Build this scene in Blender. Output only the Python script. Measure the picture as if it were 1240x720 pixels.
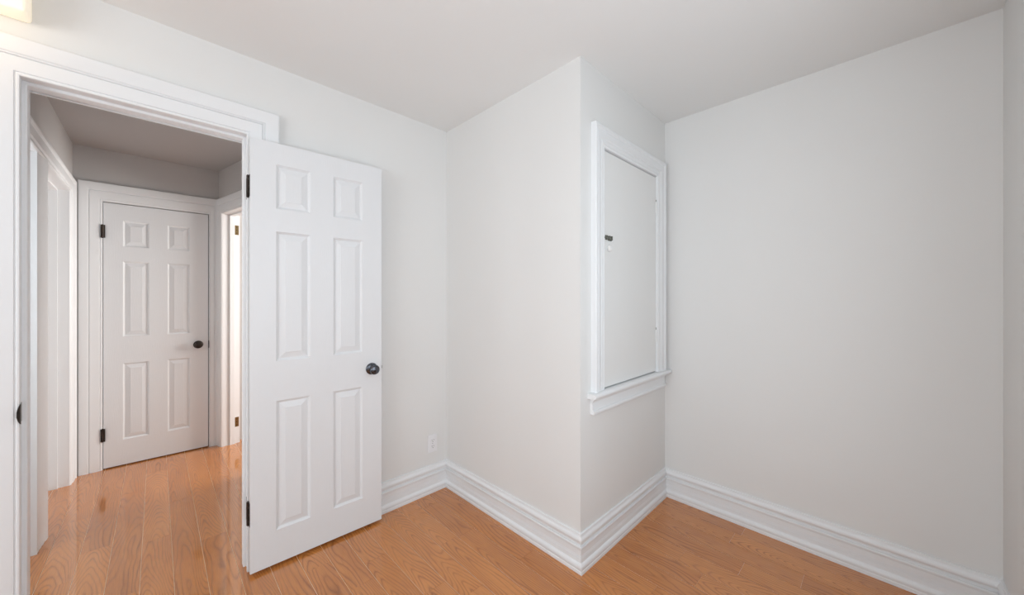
import bpy, bmesh, math, random
from mathutils import Vector
from math import sin, cos, pi, radians
random.seed(7)
for o in list(bpy.data.objects): bpy.data.objects.remove(o)
C = bpy.context.scene.collection
sc = bpy.context.scene

# ------------------------------------------------------------------ camera, light, exposure
EYE = 1.283
YAW = 45.57
cam_d = bpy.data.cameras.new('camera'); cam = bpy.data.objects.new('camera', cam_d); C.objects.link(cam)
cam.location = (0, 0, EYE); cam.rotation_euler = (radians(90), 0, radians(YAW - 90))
cam_d.sensor_fit = 'HORIZONTAL'; cam_d.sensor_width = 36; cam_d.lens = 439.13 / 1240 * 36
cam_d.clip_start = .02
sc.camera = cam
sc.view_settings.view_transform = 'Standard'; sc.view_settings.look = 'None'
sc.view_settings.gamma = 1; sc.view_settings.use_curve_mapping = False
sc.view_settings.exposure = 0.17

world = bpy.data.worlds.new('daylight'); sc.world = world; world.use_nodes = True
wb = world.node_tree.nodes['Background']; wb.inputs[0].default_value = (.75, .87, 1, 1); wb.inputs[1].default_value = 1.0

def area(name, loc, direction, sx, sy, power, col):
    l = bpy.data.lights.new(name, 'AREA'); l.shape = 'RECTANGLE'; l.size = sx; l.size_y = sy
    l.energy = power; l.color = col
    o = bpy.data.objects.new(name, l); C.objects.link(o); o.location = loc
    o.rotation_euler = Vector(direction).to_track_quat('-Z', 'Y').to_euler()
    return o
P_LEFT, P_REAR, P_SIDE, P_HALL_FILL, P_LAMP = 37, 20, 62, 17, .62
XL = -2.3
DAY = (.875, .948, 1.0)
area('daylight_left_window', (XL - .16, .55, 1.4), (1, 0, .3), 1.5, 1.4, P_LEFT, DAY)
area('daylight_rear_window', (.60, -.53, 1.35), (0, 1, .15), 1.5, 1.4, P_REAR, DAY)
area('daylight_landing_window', (2.55, 3.3, 1.5), (-1, 0, 0), 1.0, 1.2, P_SIDE, (.98, .97, .94))

area('hall_fill_light', (-1.46, 2.58, 1.35), (1, .15, -.05), .66, 1.2, P_HALL_FILL, DAY)  # added fill light to brighten the hall and its end door

# ------------------------------------------------------------------ plan (metres, camera above the origin)
YA, YAH = 2.089, 2.21           # bedroom face / hall face of the doorway wall
X1, YF, XB, YR = 1.421, .991, 2.369, -.333
XL = -2.3
ZC, ZH = 2.416, 2.385           # ceilings
HXL, HYB = -.43, 4.062          # hall left wall, hall end wall
SP = radians(12)                # splay of the hall right wall
P0 = Vector((.388, HYB, 0)); U1 = Vector((sin(SP), -cos(SP), 0)); N1 = Vector((-cos(SP), -sin(SP), 0))
DX0, DX1, DZ = -.336, .302, 2.046   # bedroom doorway between the casings

# ------------------------------------------------------------------ materials
def nt(m): return m.node_tree.nodes, m.node_tree.links
def mat(name, col, rough=.5, metal=0, spec=.5, bump=0, bscale=300, stretch=(1, 1, 1), mottling=0, coat=0):
    m = bpy.data.materials.new(name); m.use_nodes = True; n, l = nt(m); b = n['Principled BSDF']
    b.inputs['Base Color'].default_value = (*col, 1); b.inputs['Roughness'].default_value = rough
    b.inputs['Metallic'].default_value = metal; b.inputs['Specular IOR Level'].default_value = spec
    b.inputs['Coat Weight'].default_value = coat
    tc = n.new('ShaderNodeTexCoord'); mp = n.new('ShaderNodeMapping'); mp.inputs['Scale'].default_value = stretch
    l.new(tc.outputs['Object'], mp.inputs['Vector'])
    if bump:
        t = n.new('ShaderNodeTexNoise'); t.inputs['Scale'].default_value = bscale; t.inputs['Detail'].default_value = 4
        l.new(mp.outputs[0], t.inputs['Vector'])
        bu = n.new('ShaderNodeBump'); bu.inputs['Strength'].default_value = bump; bu.inputs['Distance'].default_value = .001
        l.new(t.outputs['Fac'], bu.inputs['Height']); l.new(bu.outputs[0], b.inputs['Normal'])
    if mottling:
        t = n.new('ShaderNodeTexNoise'); t.inputs['Scale'].default_value = 2.2; t.inputs['Detail'].default_value = 3
        l.new(mp.outputs[0], t.inputs['Vector'])
        r = n.new('ShaderNodeMixRGB'); r.inputs[1].default_value = (*[c * (1 - mottling) for c in col], 1)
        r.inputs[2].default_value = (*[min(1, c * (1 + mottling)) for c in col], 1)
        l.new(t.outputs['Fac'], r.inputs[0]); l.new(r.outputs[0], b.inputs['Base Color'])
    return m
M = dict(
    wall=mat('wall_paint', (.79, .781, .765), .75, spec=.2, bump=.25, bscale=60, mottling=.012),
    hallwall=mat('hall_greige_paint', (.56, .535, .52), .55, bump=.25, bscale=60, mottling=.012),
    hallceil=mat('hall_ceiling_shaded', (.47, .46, .455), .7, bump=.25, bscale=50),  # the hall ceiling's shade is put into this darker grey
    ceil=mat('ceiling_paint', (.85, .85, .84), .7, bump=.25, bscale=50, mottling=.01),
    trim=mat('trim_gloss_paint', (.83, .833, .838), .38, spec=.35, bump=.03, bscale=90),
    door=mat('door_gloss_paint', (.785, .79, .80), .38, spec=.35, bump=.55, bscale=26, stretch=(9, 9, .7)),
    hatch=mat('hatch_paint', (.82, .815, .80), .45, bump=.2, bscale=60),
    bronze=mat('dark_bronze', (.045, .035, .03), .32, metal=.85),
    pewter=mat('aged_pewter', (.10, .105, .12), .25, metal=.95),
    brass=mat('old_brass', (.24, .17, .08), .35, metal=.9),
    steel=mat('worn_steel', (.35, .34, .32), .35, metal=.9),
    plastic=mat('white_plastic', (.84, .83, .84), .3),
    oldmetal=mat('painted_over_metal', (.20, .20, .17), .5, metal=.4),
    slot=mat('dark_slot', (.05, .05, .05), .5),
    seam_glint=mat('seam_highlight', (.92, .72, .50), .45),  # pale tan painted in place of highlights on the plank bevels
    dark=mat('closet_dark_paint', (.25, .22, .20), .8),
)
m = bpy.data.materials.new('lit_frosted_glass'); m.use_nodes = True; n, l = nt(m); b = n['Principled BSDF']
b.inputs['Base Color'].default_value = (.95, .90, .78, 1); b.inputs['Roughness'].default_value = .3
b.inputs['Emission Color'].default_value = (1, .84, .60, 1); b.inputs['Emission Strength'].default_value = .30
M['shade'] = m
m = bpy.data.materials.new('window_glass'); m.use_nodes = True; n, l = nt(m); n.remove(n['Principled BSDF'])
tr = n.new('ShaderNodeBsdfTransparent'); gl = n.new('ShaderNodeBsdfGlossy'); gl.inputs['Roughness'].default_value = .02
mx = n.new('ShaderNodeMixShader'); mx.inputs[0].default_value = .06
l.new(tr.outputs[0], mx.inputs[1]); l.new(gl.outputs[0], mx.inputs[2]); l.new(mx.outputs[0], n['Material Output'].inputs[0])
M['glass'] = m

def oak():
    m = bpy.data.materials.new('oak_planks'); m.use_nodes = True; n, l = nt(m); b = n['Principled BSDF']
    def mth(op, a, c=None, d=None):
        x = n.new('ShaderNodeMath'); x.operation = op
        for i, v in enumerate((a, c, d)):
            if v is None: continue
            if isinstance(v, (int, float)): x.inputs[i].default_value = v
            else: l.new(v, x.inputs[i])
        return x.outputs[0]
    uv = n.new('ShaderNodeUVMap'); uv.uv_map = 'plank'
    sep = n.new('ShaderNodeSeparateXYZ'); l.new(uv.outputs[0], sep.inputs[0]); u, v = sep.outputs[0], sep.outputs[1]
    at = n.new('ShaderNodeAttribute'); at.attribute_name = 'tone'
    sc_ = n.new('ShaderNodeSeparateColor'); l.new(at.outputs['Color'], sc_.inputs[0]); r, g, bl = sc_.outputs
    def noise(su, sv, scale, detail, seed=0):
        cb = n.new('ShaderNodeCombineXYZ'); l.new(mth('MULTIPLY', u, su), cb.inputs[0]); l.new(mth('MULTIPLY', v, sv), cb.inputs[1])
        l.new(mth('MULTIPLY_ADD', r, 37.0, seed), cb.inputs[2])
        t = n.new('ShaderNodeTexNoise'); t.inputs['Scale'].default_value = scale; t.inputs['Detail'].default_value = detail
        l.new(cb.outputs[0], t.inputs['Vector']); return t.outputs['Fac']
    n1 = mth('SUBTRACT', noise(8, 1.7, 1, 1.5), .5)
    n2 = mth('SUBTRACT', noise(40, 14, 1, 2, 5.0), .5)
    uo = mth('MULTIPLY_ADD', g, .07, -.035)
    du = mth('ADD', mth('SUBTRACT', u, uo), mth('MULTIPLY', n1, .018))
    tilt = mth('MULTIPLY_ADD', bl, .11, .03)
    dep = mth('ADD', mth('ADD', mth('MULTIPLY', v, tilt), mth('MULTIPLY', n1, .095)), mth('MULTIPLY', n2, .0025))
    # rings of a flat-sawn board: a cone cut lengthwise gives nested arches
    ring = mth('ADD', dep, mth('MULTIPLY', mth('SQRT', mth('ADD', mth('MULTIPLY', du, du), .00012)), mth('MULTIPLY_ADD', g, -.35, .75)))
    ph = mth('FRACT', mth('MULTIPLY', ring, 120.0))
    line = mth('POWER', mth('SUBTRACT', 1.0, mth('ABSOLUTE', mth('MULTIPLY_ADD', ph, 2.0, -1.0))), 3.4)
    strength = mth('MULTIPLY', noise(14, 3, 1, 2, 9.0), 1.25)
    line = mth('MULTIPLY', line, strength)
    pore = mth('POWER', noise(520, 16, 1, 2, 2.0), 2.2)
    big = noise(10, 1.5, 1, 3, 13.0)
    ramp = n.new('ShaderNodeValToRGB'); e = ramp.color_ramp.elements
    e[0].position = 0; e[0].color = (.50, .168, .032, 1); e[1].position = 1; e[1].color = (.80, .325, .085, 1)
    l.new(mth('ADD', mth('MULTIPLY', bl, .30), mth('MULTIPLY', big, .8)), ramp.inputs[0])
    m1 = n.new('ShaderNodeMixRGB'); m1.blend_type = 'MULTIPLY'; l.new(mth('MULTIPLY', line, .80), m1.inputs[0])
    l.new(ramp.outputs[0], m1.inputs[1]); m1.inputs[2].default_value = (.30, .20, .13, 1)
    m2 = n.new('ShaderNodeMixRGB'); m2.blend_type = 'MULTIPLY'; l.new(mth('MULTIPLY', pore, 1.3), m2.inputs[0])
    l.new(m1.outputs[0], m2.inputs[1]); m2.inputs[2].default_value = (.62, .52, .45, 1)
    l.new(m2.outputs[0], b.inputs['Base Color'])
    b.inputs['Roughness'].default_value = .22
    b.inputs['Specular IOR Level'].default_value = .4
    b.inputs['Coat Weight'].default_value = .8; b.inputs['Coat Roughness'].default_value = .05; b.inputs['Coat IOR'].default_value = 1.65
    bu = n.new('ShaderNodeBump'); bu.inputs['Strength'].default_value = .28; bu.inputs['Distance'].default_value = .0006
    l.new(mth('ADD', mth('MULTIPLY', line, -.7), mth('MULTIPLY', pore, -.6)), bu.inputs['Height']); l.new(bu.outputs[0], b.inputs['Normal'])
    return m
M['oak'] = oak()

# ------------------------------------------------------------------ mesh helpers
def obj(name, bm, mt, parent=None, smooth=False, loc=(0, 0, 0), rotz=0, recalc=True):
    if recalc: bmesh.ops.recalc_face_normals(bm, faces=bm.faces)
    me = bpy.data.meshes.new(name); bm.to_mesh(me); bm.free()
    if isinstance(mt, str): mt = M[mt]
    me.materials.append(mt)
    if smooth:
        for p in me.polygons: p.use_smooth = True
        if smooth != 'all': me.set_sharp_from_angle(angle=radians(smooth if smooth is not True else 35))
    o = bpy.data.objects.new(name, me); C.objects.link(o); o.location = loc; o.rotation_euler = (0, 0, rotz)
    if parent: o.parent = parent
    return o
def tag(o, label, cat, kind=None, group=None):
    o['label'] = label; o['category'] = cat
    if kind: o['kind'] = kind
    if group: o['group'] = group
    return o
def struct(o, label, cat): return tag(o, label, cat, 'structure')
def box(bm, x0, x1, y0, y1, z0, z1, bev=0):
    vs = [bm.verts.new((x, y, z)) for z in (z0, z1) for (x, y) in ((x0, y0), (x1, y0), (x1, y1), (x0, y1))]
    fs = [bm.faces.new([vs[i] for i in f]) for f in ((3, 2, 1, 0), (4, 5, 6, 7), (0, 1, 5, 4), (1, 2, 6, 5), (2, 3, 7, 6), (3, 0, 4, 7))]
    if bev:
        es = list({e for f in fs for e in f.edges})
        bmesh.ops.bevel(bm, geom=es, offset=bev, segments=2, affect='EDGES', profile=.6)
def panel_wall(bm, O, U, N, length, z1, thick, holes=(), z0=0):
    """solid wall; visible face holds O along U, N points into the room; holes (u0,u1,za,zb)"""
    O, U, N = Vector(O), Vector(U), Vector(N)
    us = sorted({0, length, *[h[0] for h in holes], *[h[1] for h in holes]})
    zs = sorted({z0, z1, *[h[2] for h in holes if h[2] > z0], *[h[3] for h in holes]})
    def solid(i, k):
        if not (0 <= i < len(us) - 1 and 0 <= k < len(zs) - 1): return False
        uc, zc = (us[i] + us[i + 1]) / 2, (zs[k] + zs[k + 1]) / 2
        return not any(h[0] < uc < h[1] and h[2] < zc < h[3] for h in holes)
    cache = {}
    def V(i, k, d):
        key = (i, k, d)
        if key not in cache: cache[key] = bm.verts.new(O + U * us[i] + Vector((0, 0, zs[k])) - N * (thick * d))
        return cache[key]
    for i in range(len(us) - 1):
        for k in range(len(zs) - 1):
            if not solid(i, k): continue
            for d in (0, 1): bm.faces.new([V(i, k, d), V(i + 1, k, d), V(i + 1, k + 1, d), V(i, k + 1, d)])
            if not solid(i - 1, k): bm.faces.new([V(i, k, 0), V(i, k + 1, 0), V(i, k + 1, 1), V(i, k, 1)])
            if not solid(i + 1, k): bm.faces.new([V(i + 1, k, 0), V(i + 1, k + 1, 0), V(i + 1, k + 1, 1), V(i + 1, k, 1)])
            if not solid(i, k - 1): bm.faces.new([V(i, k, 0), V(i + 1, k, 0), V(i + 1, k, 1), V(i, k, 1)])
            if not solid(i, k + 1): bm.faces.new([V(i, k + 1, 0), V(i + 1, k + 1, 0), V(i + 1, k + 1, 1), V(i, k + 1, 1)])
def loft(bm, rings, closed_profile=True, caps=True):
    rows = [[bm.verts.new(p) for p in r] for r in rings]
    k = len(rows[0])
    for a, b in zip(rows, rows[1:]):
        for i in range(k if closed_profile else k - 1):
            j = (i + 1) % k
            bm.faces.new([a[i], a[j], b[j], b[i]])
    if caps:
        bm.faces.new(rows[0]); bm.faces.new(rows[-1][::-1])
def run(bm, A, B, N, prof, ma=0, mb=0):
    """moulding along the wall from A to B; prof (t out of wall, z); m = +1 outside mitre, -1 inside mitre"""
    A, B, N = Vector(A), Vector(B), Vector(N); d = (B - A).normalized()
    pr = [(0, 0)] + list(prof) + [(0, prof[-1][1])] if prof[0][1] == 0 and prof[0][0] > 0 else list(prof)
    ra = [A - d * (ma * t) + N * t + Vector((0, 0, z)) for t, z in pr]
    rb = [B + d * (mb * t) + N * t + Vector((0, 0, z)) for t, z in pr]
    loft(bm, [ra, rb])
def surround(bm, O, U, N, x0, x1, z0, z1, prof, kl=1, kr=1, kt=1, right=True, left=True):
    """mitred casing: prof (u outwards from the opening, t out of the wall)"""
    O, U, N = Vector(O), Vector(U), Vector(N); Z = Vector((0, 0, 1))
    pr = [(prof[0][0], .0005)] + list(prof) + [(prof[-1][0], .0005)]
    def ring(f): return [O + U * f(u)[0] + Z * f(u)[1] + N * t for u, t in pr]
    rings = []
    if left: rings.append(ring(lambda u: (x0 - u * kl, z0)))
    rings.append(ring(lambda u: (x0 - u * kl, z1 + u * kt)))
    rings.append(ring(lambda u: (x1 + u * kr, z1 + u * kt)))
    if right: rings.append(ring(lambda u: (x1 + u * kr, z0)))
    loft(bm, rings)
def lathe(bm, prof, O, axis, seg=32):
    """prof (radius, distance along axis)"""
    axis = Vector(axis).normalized(); O = Vector(O)
    a = axis.orthogonal().normalized(); b = axis.cross(a)
    rings = []
    for r, h in prof:
        rings.append([O + axis * h + (a * cos(2 * pi * i / seg) + b * sin(2 * pi * i / seg)) * max(r, 1e-4) for i in range(seg)])
    loft(bm, rings)
def ellipse_lathe(*a, **k): lathe(*a, **k)

# ------------------------------------------------------------------ floor: individual boards in one laid floor
PITCH, PX0 = .1098, -.163
fl = bmesh.new(); uvl = fl.loops.layers.uv.new('plank'); cl = fl.loops.layers.color.new('tone')
def row_of(x): return round((x - PX0) / PITCH)
fixed = {12: [.35, 1.24 + .35, 1.95], 13: [1.24], 18: [.697], 17: [.582], 19: [.466], 20: [.252], 21: [.56],
         2: [3.122, 1.95], 1: [2.701, 3.75], -1: [2.803, 3.566], 0: [3.45, 2.28], 3: [2.52], 4: [3.3, 2.205]}
for i in range(-20, 25):
    xa = PX0 + i * PITCH; xb = xa + PITCH
    y0, y1 = (YR - .02), 4.35
    cuts = sorted(fixed.get(i, []))
    rr = random.Random(100 + i * 13)
    ys = [y0]
    if cuts:
        lo = cuts[0]
        pre = []
        while lo - rr.uniform(.5, .95) > y0 + .15:
            lo -= rr.uniform(.5, .95); pre.append(lo)
        ys += sorted([p for p in pre if p > y0 + .15]) + cuts
    while ys[-1] < y1:
        ys.append(ys[-1] + rr.uniform(.45, 1.15))
    ys[-1] = y1
    g = .0008
    for ya, yb in zip(ys, ys[1:]):
        if yb - ya < .02: continue
        col = (rr.random(), rr.random(), rr.random() ** 1.0, 1); off = rr.uniform(0, 30)
        gg = .0003
        t = [(xa + g, ya + gg), (xb - g, ya + gg), (xb - g, yb - gg), (xa + g, yb - gg)]
        vs = [fl.verts.new((x, y, 0)) for x, y in t]
        f = fl.faces.new(vs)
        for lp in f.loops:
            c = lp.vert.co; lp[uvl].uv = (c.x - (xa + xb) / 2, c.y + off); lp[cl] = col
        lo_ = [fl.verts.new((x, y, -.0012)) for x, y in t]
        for k in range(4):
            s = fl.faces.new([vs[k], lo_[k], lo_[(k + 1) % 4], vs[(k + 1) % 4]])
            for lp in s.loops: lp[uvl].uv = (0, off); lp[cl] = col
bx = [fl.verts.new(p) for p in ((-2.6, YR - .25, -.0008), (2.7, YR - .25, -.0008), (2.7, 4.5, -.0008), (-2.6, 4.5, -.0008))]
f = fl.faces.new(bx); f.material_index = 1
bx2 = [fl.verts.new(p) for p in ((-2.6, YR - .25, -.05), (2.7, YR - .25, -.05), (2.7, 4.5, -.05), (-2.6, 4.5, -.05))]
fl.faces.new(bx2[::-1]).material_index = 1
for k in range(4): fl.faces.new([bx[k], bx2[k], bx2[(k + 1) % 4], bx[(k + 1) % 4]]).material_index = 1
fl.normal_update()
o = obj('floor', fl, 'oak', recalc=False); o.data.materials.append(M['seam_glint'])
struct(o, 'glossy orange-brown oak plank floor with pale seams', 'floor')

# ------------------------------------------------------------------ walls
def wall(name, label, O, U, N, length, z1=ZC, thick=.12, holes=(), m='wall'):
    bm = bmesh.new(); panel_wall(bm, O, U, N, length, z1, thick, holes)
    return struct(obj(name, bm, m), label, 'wall')
X, Y, Z = Vector((1, 0, 0)), Vector((0, 1, 0)), Vector((0, 0, 1))
TOP = ZC + .02
wall('wall_doorway', 'off-white wall holding the open doorway, left of the closet box', (XL, YA, 0), X, -Y, X1 - XL + .02, TOP, YAH - YA,
     holes=[(DX0 - .006 - XL, DX1 + .006 - XL, 0, DZ + .006)])
wall('wall_closet_side', 'off-white side of the boxed-out closet facing the doorway', (X1, YF + .09, 0), Y, -X, YA - YF - .09, TOP, .09)
wall('wall_closet_front', 'off-white front of the boxed-out closet around the framed hatch', (X1, YF, 0), X, -Y, XB - X1, TOP, .09,
     holes=[(1.600 - X1, 2.222 - X1, .80, 2.04)])
wall('wall_right', 'plain off-white wall right of the closet box', (XB, YR - .12, 0), Y, -X, YF - YR + .21, TOP, .12)
wall('wall_back', 'grey-lit wall sliver at the far right edge', (XL, YR, 0), X, Y, XB - XL, TOP, .2,
     holes=[(-.15 - XL, 1.35 - XL, .65, 2.05)])
wall('wall_left', 'off-white wall with the window, left of the doorway wall', (XL, YR - .2, 0), Y, X, YA - YR + .32, TOP, .16,
     holes=[(.333, 1.833, .7, 2.1)])
# closet interior and rooms beyond the hall, closed off so that no daylight leaks in
wall('wall_closet_back', 'back wall inside the closet', (X1 + .09, YAH, 0), X, -Y, XB - X1, TOP, .1, m='dark')
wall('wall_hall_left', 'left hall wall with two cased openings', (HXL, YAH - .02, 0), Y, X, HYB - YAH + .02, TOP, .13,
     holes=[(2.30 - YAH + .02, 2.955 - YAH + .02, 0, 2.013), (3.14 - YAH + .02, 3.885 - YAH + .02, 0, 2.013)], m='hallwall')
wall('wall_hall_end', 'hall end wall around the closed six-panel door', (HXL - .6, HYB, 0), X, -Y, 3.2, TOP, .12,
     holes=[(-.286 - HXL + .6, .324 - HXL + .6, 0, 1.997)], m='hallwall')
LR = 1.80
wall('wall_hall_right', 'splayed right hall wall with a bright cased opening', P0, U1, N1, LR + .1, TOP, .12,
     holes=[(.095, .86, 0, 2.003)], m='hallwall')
wall('wall_landing_right', 'wall of the bright room off the hall', (2.5, YAH, 0), Y, -X, HYB - YAH, TOP, .1, holes=[(.55, 1.65, .85, 2.1)])
wall('wall_side_room_far', 'far wall of the small room left of the hall, open for the added window', (-1.36, YAH - .02, 0), Y, X, .95, TOP, .1, holes=[(.06, .72, .75, 1.95)])
wall('wall_closet_divider', 'partition behind the mullion between the two left openings', (-1.36, 3.06, 0), X, -Y, -1.36 * -1 + HXL - .13, TOP, .06)
wall('wall_closet_far', 'back wall of the closet left of the hall', (HXL - .62, 3.12, 0), Y, X, HYB - 3.12, TOP, .08)
bm = bmesh.new(); panel_wall(bm, (-.36, HYB + .35, 0), X, -Y, .8, TOP, .08)
struct(obj('wall_end_closet', bm, 'dark'), 'dark closet wall behind the hall end door', 'wall')

# ------------------------------------------------------------------ ceilings, with plaster coves
bm = bmesh.new(); box(bm, XL - .2, XB + .15, YR - .25, YAH - .06, ZC, ZC + .1)
def cove(bm, A, B, N, z, r, seg=8):
    A, B, N = Vector(A), Vector(B), Vector(N); rings = []
    pts = [(0, z + .01), (0, z - r)] + [(r - r * cos(k * pi / 2 / seg), z - r + r * sin(k * pi / 2 / seg)) for k in range(1, seg)] + [(r, z), (r, z + .01)]
    loft(bm, [[P + N * t + Z * zz for t, zz in pts] for P in (A, B)])
struct(obj('ceiling', bm, 'ceil', smooth=20), 'off-white plaster ceiling curving softly into the doorway wall', 'ceiling')
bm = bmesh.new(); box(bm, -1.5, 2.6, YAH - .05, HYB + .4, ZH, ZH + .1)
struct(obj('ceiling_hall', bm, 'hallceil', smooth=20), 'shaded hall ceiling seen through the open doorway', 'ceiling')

# ------------------------------------------------------------------ baseboards
BB = [(.0225, 0), (.0225, .014), (.0205, .017), (.0205, .019), (.0225, .023), (.0225, .034), (.019, .041), (.0145, .0445),
      (.0125, .047), (.0125, .066), (.0112, .067), (.0125, .068), (.0125, .070), (.0112, .071), (.0125, .072), (.0125, .0745),
      (.0112, .0755), (.0125, .0765), (.0125, .079), (.0112, .080), (.0125, .081), (.0125, .106), (.0145, .108), (.0165, .112),
      (.0165, .118), (.0145, .1215), (.0065, .1225), (.0055, .126), (.0055, .1315), (.0115, .1335), (.0115, .137), (.0145, .141),
      (.0165, .147), (.0160, .154), (.0135, .160), (.0100, .163), (.0085, .1665), (.0085, .1765), (.0070, .178)]
for nm, A, B, N, ma, mb, lab in (
    ('baseboard_doorway', (DX1 + .128, YA, 0), (X1, YA, 0), -Y, 0, -1, 'tall white moulded baseboard between the open door and closet box'),
    ('baseboard_closet_side', (X1, YA, 0), (X1, YF, 0), -X, -1, 1, 'tall white moulded baseboard along the closet side facing the doorway'),
    ('baseboard_closet_front', (X1, YF, 0), (XB, YF, 0), -Y, 1, -1, 'tall white moulded baseboard below the framed hatch'),
    ('baseboard_right', (XB, YF, 0), (XB, YR, 0), -X, -1, -1, 'tall white moulded baseboard along the plain right wall'),
    ('baseboard_doorway_left', (XL, YA, 0), (DX0 - .1285, YA, 0), -Y, -1, 0, 'baseboard left of the doorway casing'),
    ('baseboard_back', (XB, YR, 0), (XL, YR, 0), Y, -1, -1, 'baseboard corner at the bottom right edge'),
    ('baseboard_left', (XL, YR, 0), (XL, YA, 0), X, -1, -1, 'baseboard below the left window')):
    bm = bmesh.new(); run(bm, A, B, N, BB, ma, mb)
    struct(obj(nm, bm, 'trim', smooth=28), lab, 'baseboard')

# ------------------------------------------------------------------ door leaves
def door_leaf(W, H, xs, zs, th=.035, z0=.008):
    """hinge at x=0, near face y=0, far face y=th; xs/zs are the panel edges"""
    bm = bmesh.new()
    gx = [0] + xs + [W]; gz = [z0] + zs + [H]
    for side in (0, 1):
        y = 0 if side == 0 else th; sg = 1 if side == 0 else -1
        V = {}
        for i, x in enumerate(gx):
            for k, z in enumerate(gz): V[i, k] = bm.verts.new((x, y, z))
        for i in range(len(gx) - 1):
            for k in range(len(gz) - 1):
                q = [V[i, k], V[i + 1, k], V[i + 1, k + 1], V[i, k + 1]]
                if i in (1, 3) and k in (1, 3, 5):
                    prev = q; a, b, c, d = gx[i], gx[i + 1], gz[k], gz[k + 1]
                    for ins, dep in ((.0015, .003), (.006, .0055), (.009, .0085), (.013, .0090), (.0135, .0082), (.038, .0026), (.0385, .0012)):
                        cur = [bm.verts.new((p, y + sg * dep, r)) for p, r in ((a + ins, c + ins), (b - ins, c + ins), (b - ins, d - ins), (a + ins, d - ins))]
                        for t in range(4): bm.faces.new([prev[t], prev[(t + 1) % 4], cur[(t + 1) % 4], cur[t]])
                        prev = cur
                    bm.faces.new(prev)
                else: bm.faces.new(q)
        if side == 0: V0 = V
    nx, nz = len(gx) - 1, len(gz) - 1
    for i in range(nx):
        for k in (0, nz): bm.faces.new([V0[i, k], V0[i + 1, k], V[i + 1, k], V[i, k]])
    for k in range(nz):
        for i in (0, nx): bm.faces.new([V0[i, k], V0[i, k + 1], V[i, k + 1], V[i, k]])
    return bm
def knob_on(parent, x, z, y, out, mt, reach=.058):
    k = reach / .058
    bm = bmesh.new()
    lathe(bm, [(0, 0), (.0325, 0), (.0325, .002), (.031, .005), (.026, .0075), (.024, .0085), (.018, .0105), (.013, .013), (0, .013)], (x, y, z), out, 40)
    r = obj('rosette', bm, mt, parent, smooth=40)
    bm = bmesh.new()
    lathe(bm, [(0, .012 * k), (.012, .012 * k), (.0105, .020 * k), (.011, .026 * k), (.016, .030 * k), (.0225, .034 * k), (.0262, .040 * k), (.0268, .045 * k), (.0255, .050 * k),
               (.0215, .0545 * k), (.019, .0552 * k), (.018, .0542 * k), (.0165, .0545 * k), (.010, .0572 * k), (0, .058 * k)], (x, y, z), out, 40)
    return obj('door_knob', bm, mt, parent, smooth=50)
def hinge(parent, x, y, z0, z1, leafw, dirx, mt, r=.006, plate=None, name='hinge'):
    bm = bmesh.new(); h = z1 - z0
    lathe(bm, [(0, -.004), (.003, -.004), (.0045, -.001), (r, 0), (r, h * .2), (r * .93, h * .205), (r, h * .21), (r, h * .4), (r * .93, h * .405), (r, h * .41),
               (r, h * .6), (r * .93, h * .605), (r, h * .61), (r, h * .8), (r * .93, h * .805), (r, h * .81), (r, h), (.0045, h + .001), (.003, h + .004), (0, h + .004)], (x, y, z0), Z, 16)
    for p in (plate or []): box(bm, *p)
    return obj(name, bm, mt, parent, smooth=40)

# open bedroom door (folded back against the wall)
HX, HY = .3052, 2.0222
ang = math.atan2(2.006 - 2.0222, .9199 - .3052); W1 = .615
H1 = 2.018
bm = door_leaf(W1, H1, [.102, .249, .357, .508], [.175, .79, .980, 1.597, 1.706, 1.916], z0=.016)
d1 = obj('door_1', bm, 'door', loc=(HX, HY, 0), rotz=ang)
struct(d1, 'white six-panel door standing open against the wall, dark round knob', 'door')
knob_on(d1, .558, .884, 0, -Y, 'pewter')
knob_on(d1, .558, .884, .035, Y, 'pewter', .030)
for a, b in ((1.748, 1.846), (.232, .338)):
    h = hinge(d1, -.0045, .0285, a, b, 0, 0, 'bronze', .0058, [(-.0020, -.0005, .0005, .0300, a, b)])
    # screws of the leaf let into the door edge
    s = bmesh.new()
    for q in (.2, .5, .8): lathe(s, [(0, 0), (.0035, 0), (.003, .0010), (0, .0012)], (-.0018, .013, a + (b - a) * q), -X, 12)
    obj('screw', s, 'steel', h, smooth=40)
bm = bmesh.new(); box(bm, W1 - .001, W1 + .0015, .005, .030, .855, .913); box(bm, W1, W1 + .009, .011, .024, .876, .893, .002)
obj('latch_bolt', bm, 'steel', d1)

# closed door at the end of the hall
XD0, XD1 = -.2825, .3165
bm = door_leaf(XD1 - XD0, 1.991, [.100, .242, .347, .480], [.200, .780, .985, 1.558, 1.672, 1.868], z0=.009)
d2 = obj('door_2', bm, 'door', loc=(XD0, 4.054, 0))
struct(d2, 'closed white six-panel door at the end of the hall', 'door')
knob_on(d2, .535, .885, 0, -Y, 'bronze')
for a, b in ((1.727, 1.822), (.212, .307)):
    hinge(d2, -.0030, -.007, a, b, 0, 0, 'bronze', .0065, [(-.014, .010, -.0105, -.0080, a, b)])

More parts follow.
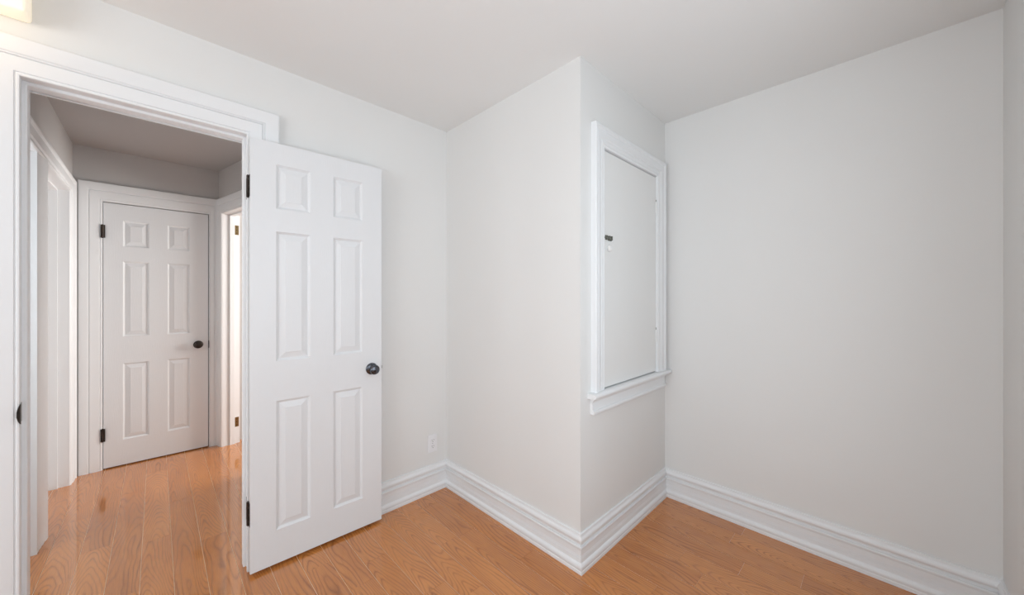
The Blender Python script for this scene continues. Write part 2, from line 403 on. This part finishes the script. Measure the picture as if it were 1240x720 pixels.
# ------------------------------------------------------------------ bedroom doorway trim
CAS = [(0, .011), (.0015, .0135), (.005, .0145), (.0085, .0135), (.0095, .0115), (.0115, .0115), (.013, .0155), (.016, .0165), (.058, .0185),
       (.0595, .0145), (.0625, .0145), (.0635, .0195), (.0655, .0215), (.067, .0180), (.069, .0180), (.072, .0225), (.078, .0245), (.124, .0255), (.1275, .0235)]
bm = bmesh.new(); surround(bm, (0, YA, 0), X, -Y, DX0, DX1, 0, DZ, CAS)
t1 = struct(obj('trim_1', bm, 'trim', smooth=28), 'wide white moulded casing around the open bedroom doorway', 'door casing')
def jamb(parent, O, U, N, x0, x1, z1, depth, stop_at, stop_t=.0115, stop_w=.035, left=True, right=True):
    """lining boards just outside the clear opening, with a stop strip"""
    O, U, N = Vector(O), Vector(U), Vector(N)
    bm = bmesh.new(); e = .004; th = .005
    pr = [(e, 0), (e + th, 0), (e + th, -depth), (e, -depth)]
    def ring(f, prf): return [O + U * f(u)[0] + Z * f(u)[1] + N * t for u, t in prf]
    def rings(prf): return [ring(lambda u: (x0 - u, 0), prf), ring(lambda u: (x0 - u, z1 + u), prf), ring(lambda u: (x1 + u, z1 + u), prf), ring(lambda u: (x1 + u, 0), prf)]
    loft(bm, rings(pr)); obj('door_jamb', bm, 'trim', parent)
    bm = bmesh.new(); s = e - stop_t
    pr = [(s + .002, -stop_at), (e, -stop_at), (e, -stop_at - stop_w), (s, -stop_at - stop_w), (s, -stop_at - .002)]
    loft(bm, rings(pr)); obj('door_stop', bm, 'trim', parent)
jamb(t1, (0, YA - .001, 0), X, -Y, DX0, DX1, DZ, .121, .040)
# hall side casing of the same doorway
bm = bmesh.new(); surround(bm, (0, YAH, 0), X, Y, DX0, DX1, 0, DZ, CAS, kl=.7, kr=.9, kt=1)
obj('hall_side_casing', bm, 'trim', t1, smooth=28)
# strike plate wrapping the left casing edge
bm = bmesh.new(); zc = .882
pts = [(0, -.034), (.004, -.034), (.011, -.027), (.016, -.013), (.0175, 0), (.016, .013), (.011, .027), (.004, .034), (0, .034)]
ring0 = [Vector((DX0 - .004 + 0.0012, YA + .012 - .0, zc + z)) for x, z in pts]
loft(bm, [[Vector((DX0 - .0032, YA + .030 - 0, zc + z)) for x, z in pts],
          ] + [[Vector((DX0 - .0032, YA + .002 - x * 1.1, zc + z)) for x, z in pts]], caps=False)
bm.free()
bm = bmesh.new()
box(bm, DX0 - .0045, DX0 - .0025, YA + .001, YA + .032, zc - .033, zc + .033)
obj('strike_plate', bm, 'steel', t1)
bm = bmesh.new()   # the curved lip, bent out over the casing edge
rings = []
for k in range(7):
    a = k / 6; yy = YA - .010 - .0165 * a; xx = DX0 + .0015 - .010 * max(0, a - .25) ** 1.6
    hh = .036 * math.sqrt(max(.02, 1 - (a * .97) ** 2))
    rings.append([Vector((xx, yy, zc - hh)), Vector((xx, yy, zc + hh)), Vector((xx + .0012, yy - .0012, zc + hh)), Vector((xx + .0012, yy - .0012, zc - hh))])
loft(bm, rings); obj('strike_lip', bm, 'bronze', t1, smooth=40)
# plates of the open door's hinges on the right jamb
for a, b in ((1.748, 1.846), (.232, .338)):
    bm = bmesh.new(); box(bm, DX1 + .0015, DX1 + .0038, YA + .001, YA + .024, a, b)
    obj('hinge_plate', bm, 'bronze', t1)

# ------------------------------------------------------------------ hall end door trim
CAS2 = [(0, .008), (.002, .012), (.010, .013), (.012, .010), (.016, .014), (.060, .017), (.062, .013), (.065, .013), (.068, .019), (.110, .021), (.114, .018)]
bm = bmesh.new(); surround(bm, (0, HYB, 0), X, -Y, -.286, .3225, 0, 1.998, CAS2, kl=1.04, kr=.56, kt=1.18)
t2 = struct(obj('trim_2', bm, 'trim', smooth=28), 'white casing around the closed hall end door', 'door casing')
bm = bmesh.new(); box(bm, .3185, .3235, HYB - .018, HYB - .003, .85, .915, .002)
obj('strike_plate', bm, 'bronze', t2)

# ------------------------------------------------------------------ hall left: two openings under one head casing
bm = bmesh.new()
CAS3 = [(0, .006), (.003, .012), (.012, .014), (.016, .009), (.020, .009), (.026, .016), (.060, .020), (.066, .016), (.072, .016), (.082, .024), (.092, .024)]
surround(bm, (HXL, 0, 0), Y, X, 2.302, 3.885, 0, 2.013, CAS3, kl=.5, kr=1.55)
t3 = struct(obj('trim_3', bm, 'trim', smooth=28), 'white casing over the two openings in the left hall wall', 'door casing')
bm = bmesh.new()
pf = [(.0, .0), (.0, .002), (.020, .006), (.030, .008), (.045, .008), (.055, .012), (.070, .014), (.085, .014), (.095, .020), (.110, .022), (.125, .022), (.135, .030), (.150, .034), (.168, .034), (.183, .030), (.183, 0)]
loft(bm, [[Vector((HXL + .001 + t * .42, 2.956 + u, z)) for u, t in pf] for z in (0, 2.013)])
obj('mullion_casing', bm, 'trim', t3, smooth=28)
for (a, b) in ((2.300, 2.955), (3.14, 3.885)):
    bm = bmesh.new()
    box(bm, HXL - .085, HXL - .045, b - .013, b - .0005, 0, 2.012); box(bm, HXL - .085, HXL - .045, a + .0005, a + .013, 0, 2.012)
    box(bm, HXL - .085, HXL - .045, a + .013, b - .013, 2.000, 2.0125)
    obj('door_stop', bm, 'trim', t3)
    bm = bmesh.new(); e = .0006
    for c, d in ((a - .004, a + e), (b - e, b + .004)): box(bm, HXL - .134, HXL + .004, c, d, 0, 2.0135)
    box(bm, HXL - .134, HXL + .004, a, b, 2.0125, 2.0165)
    obj('door_jamb', bm, 'trim', t3)
def flat_door(name, O, ang, W, H, label):
    bm = door_leaf(W, H, [.11, W / 2 - .05, W / 2 + .05, W - .11], [.2, .79, .98, 1.56, 1.67, 1.87])
    o = obj(name, bm, 'door', loc=O, rotz=ang); struct(o, label, 'door')
    return o
flat_door('door_3', (HXL - .087, 3.144, 0), radians(90), .737, 2.005, 'closed closet door in the far left hall opening')

# ------------------------------------------------------------------ hall right: cased opening in the splayed wall
bm = bmesh.new()
surround(bm, P0, U1, N1, .095, .86, 0, 2.003, CAS2, kl=.80, kr=1.0, kt=1.15)
t4 = struct(obj('trim_4', bm, 'trim', smooth=28), 'white casing and lining of the bright opening right of the hall end door', 'door casing')
bm = bmesh.new()
def lbox(bm, u0, u1, d0, d1, z0, z1):   # in the splayed wall's frame: d = depth behind its face
    rings = []
    for z in (z0, z1): rings.append([P0 + U1 * u - N1 * d + Z * z for u, d in ((u0, d0), (u1, d0), (u1, d1), (u0, d1))])
    loft(bm, rings)
lbox(bm, .0955, .107, .047, .082, 0, 2.002); lbox(bm, .107, .848, .047, .082, 1.991, 2.002); lbox(bm, .848, .8595, .047, .082, 0, 2.002)
obj('door_stop', bm, 'trim', t4)
bm = bmesh.new(); lbox(bm, .091, .0956, -.004, .124, 0, 2.0035); lbox(bm, .8594, .864, -.004, .124, 0, 2.0035); lbox(bm, .095, .860, -.004, .124, 2.0025, 2.0065)
obj('door_jamb', bm, 'trim', t4)
for a, b in ((1.835, 1.918), (.145, .228)):
    bm = bmesh.new(); lbox(bm, .0955, .0975, .087, .115, a, b)
    h = obj('brass_hinge_plate', bm, 'brass', t4); h['label'] = 'small brass hinge plate with no door on it'
    bm = bmesh.new()
    for q in (.2, .5, .8): lathe(bm, [(0, 0), (.0035, 0), (.003, .001), (0, .0012)], P0 + U1 * .0975 - N1 * .10 + Z * (a + (b - a) * q), U1, 10)
    obj('screw', bm, 'bronze', h)

# ------------------------------------------------------------------ framed hatch in the closet front
HXa, HXb, HZa, HZb = 1.605, 2.215, .822, 2.032
CASW = [(0, .014), (.002, .018), (.007, .019), (.010, .016), (.014, .016), (.018, .020), (.030, .021), (.034, .018), (.040, .018), (.046, .023), (.070, .026), (.074, .023), (.080, .023), (.086, .029), (.098, .030), (.104, .026)]
bm = bmesh.new(); surround(bm, (0, YF, 0), X, -Y, HXa, HXb, HZa, HZb, CASW, kl=.92, kr=1.06)
t5 = struct(obj('trim_5', bm, 'trim', smooth=28), 'white moulded window-style casing around the hatch on the closet front', 'window casing')
bm = bmesh.new()
def bull(bm, x0, x1, yb, yf, z0, z1, r):
    pr = [(yb, z0), (yb, z1)] + [(yf + r - r * sin(pi * k / 8), (z0 + z1) / 2 + (z1 - z0) / 2 * cos(pi * k / 8)) for k in range(9)]
    loft(bm, [[Vector((x, y, z)) for y, z in pr] for x in (x0, x1)])
bull(bm, 1.478, 2.362, YF - .0005, .943, .797, .8215, .010)
obj('window_stool', bm, 'trim', t5, smooth=30)
bm = bmesh.new()
AP = [(.0005, .716), (.020, .716), (.0235, .720), (.0235, .728), (.020, .733), (.015, .735), (.0135, .738), (.0135, .776), (.016, .779), (.021, .787), (.023, .7965), (.0005, .7965)]
loft(bm, [[Vector((x, YF - t, z)) for t, z in AP] for x in (1.503, 2.335)])
obj('apron', bm, 'trim', t5, smooth=30)
bm = bmesh.new()
for a, b, c, d in ((1.6005, HXa + .003, .8225, 2.0395), (HXb - .001, 2.2215, .8225, 2.0395)): box(bm, a, b, YF - .002, YF + .075, c, d)
box(bm, HXa + .003, HXb - .001, YF - .002, YF + .075, HZb + .001, 2.0395)
box(bm, 1.6005, 2.2215, YF + .001, YF + .075, .8005, .817)
obj('lining', bm, 'trim', t5)
bm = bmesh.new(); box(bm, 1.6105, 2.211, .982, 1.036, .8275, 2.0255, .0012)
hd = obj('cupboard_door', bm, 'hatch'); tag(hd, 'flat white slab hatch door with a small latch, inside the moulded casing', 'hatch')
bm = bmesh.new()      # hook-and-plate latch
box(bm, 1.622, 1.642, .9800, .9818, 1.576, 1.600, .0006); box(bm, 1.648, 1.684, .9800, .9818, 1.573, 1.598, .0006)
obj('latch_plate', bm, 'oldmetal', hd)
bm = bmesh.new(); box(bm, 1.612, 1.684, .9745, .9798, 1.583, 1.590, .001)
for x in (1.630, 1.655, 1.676): box(bm, x - .003, x + .003, .9705, .9798, 1.576, 1.598, .001)
obj('latch_bolt', bm, 'oldmetal', hd)
bm = bmesh.new(); lathe(bm, [(0, 0), (.0165, 0), (.018, .006), (.018, .012), (.016, .015), (.010, .017), (0, .0175)], (1.655, .9818, 1.535), -Y, 24)
obj('round_pull', bm, 'hatch', hd, smooth=40)
for a, b in ((1.80, 1.875), (1.01, 1.085)):
    bm = bmesh.new(); lathe(bm, [(0, 0), (.0042, 0), (.0048, .003), (.0048, b - a - .003), (.0042, b - a), (0, b - a)], (2.2085, .979, a), Z, 12)
    h = obj('hinge', bm, 'hatch', hd, smooth=40)
    bm = bmesh.new(); lathe(bm, [(0, 0), (.0025, 0), (.0028, .002), (.002, .012), (0, .0125)], (2.2085, .9785, b), Z, 10); obj('hinge_pin', bm, 'steel', h)

# ------------------------------------------------------------------ wall outlet
bm = bmesh.new(); box(bm, -.035, .035, -.0055, 0, -.0575, .0575, .0022)
ou = obj('wall_outlet', bm, 'plastic', loc=(1.306, YA - .0003, .318)); tag(ou, 'white duplex power outlet low on the wall near the inner corner', 'outlet')
for z in (.0195, -.0195):
    bm = bmesh.new()
    pts = []
    for k in range(24):
        a = 2 * pi * k / 24; pts.append((max(-.0145, min(.0145, .0172 * cos(a))), .0172 * sin(a)))
    loft(bm, [[Vector((x, y, z + q)) for x, q in pts] for y in (-.0052, -.0085)])
    s = obj('socket', bm, 'plastic', ou)
    bm = bmesh.new()
    box(bm, -.0075, -.0055, -.0089, -.0083, z - .001, z + .008); box(bm, .0055, .0075, -.0089, -.0083, z, z + .0075)
    lathe(bm, [(0, 0), (.0026, 0), (.0026, .0005), (0, .0005)], (0, -.0084, z - .0075), -Y, 12)
    obj('slot', bm, 'slot', s)
bm = bmesh.new(); lathe(bm, [(0, 0), (.003, 0), (.0026, .001), (0, .0012)], (0, -.0054, 0), -Y, 12); obj('screw', bm, 'steel', ou)

# ------------------------------------------------------------------ wall light above the doorway
LX0, LX1 = -.66, -.309
bm = bmesh.new(); box(bm, LX0 + .05, LX1 - .05, YA - .012, YA - .0003, 2.262, 2.335, .003)
wl = obj('wall_light', bm, 'steel'); tag(wl, 'glowing frosted glass wall light above the left end of the doorway', 'light')
bm = bmesh.new(); box(bm, LX0, LX1, 1.993, YA - .0125, 2.232, 2.365)
bmesh.ops.bevel(bm, geom=[e for e in bm.edges], offset=.011, segments=4, affect='EDGES', profile=.5)
obj('glass_shade', bm, 'shade', wl, smooth=50)
for x in (LX0 + .09, LX1 - .09):
    bm = bmesh.new(); lathe(bm, [(0, 0), (.006, 0), (.007, .004), (.004, .009), (0, .01)], (x, 2.04, 2.365), Z, 14)
    obj('finial', bm, 'steel', wl)
for x in (-.42, -.56):
    ld = bpy.data.lights.new('bulb_light', 'POINT'); ld.energy = P_LAMP / 2; ld.color = (1, .70, .38); ld.shadow_soft_size = .06
    lo = bpy.data.objects.new('bulb_light', ld); C.objects.link(lo); lo.location = (x, 1.90, 2.17)

# ------------------------------------------------------------------ windows (out of frame, they let the daylight in; one is added to brighten the hall)
def window(name, O, U, N, w, h, label):
    O, U, N = Vector(O), Vector(U), Vector(N)
    def B(bm, a, b, c, d, t0, t1):
        loft(bm, [[O + U * u + Z * zz + N * t for u, zz in ((a, c), (b, c), (b, d), (a, d))] for t in (t0, t1)])
    bm = bmesh.new()
    for a, b, c, d in ((0, .04, 0, h), (w - .04, w, 0, h), (.04, w - .04, 0, .05), (.04, w - .04, h - .04, h), (.04, w - .04, h / 2 - .02, h / 2 + .02)):
        B(bm, a, b, c, d, -.10, -.06)
    f = struct(obj(name, bm, 'trim'), label, 'window')
    bm = bmesh.new(); B(bm, .038, w - .038, .048, h - .038, -.082, -.078); obj('window_pane', bm, 'glass', f)
    bm = bmesh.new(); B(bm, -.08, w + .08, -.03, 0, .001, .05); obj('window_sill', bm, 'trim', f)
window('window_1', (XL, YR - .2 + .333, .7), Y, X, 1.5, 1.4, 'double-hung window in the left wall')
window('window_2', (-.15, YR, .65), X, Y, 1.5, 1.4, 'window in the back wall beside the camera')
window('window_added', (-1.36, YAH + .04, .75), Y, X, .66, 1.2, 'added window for the hall fill light, in the small room left of the hall')  # unseen window frame added around the hall fill light
window('window_3', (2.5, YAH + .55, .85), Y, -X, 1.1, 1.25, 'window of the bright room off the hall')
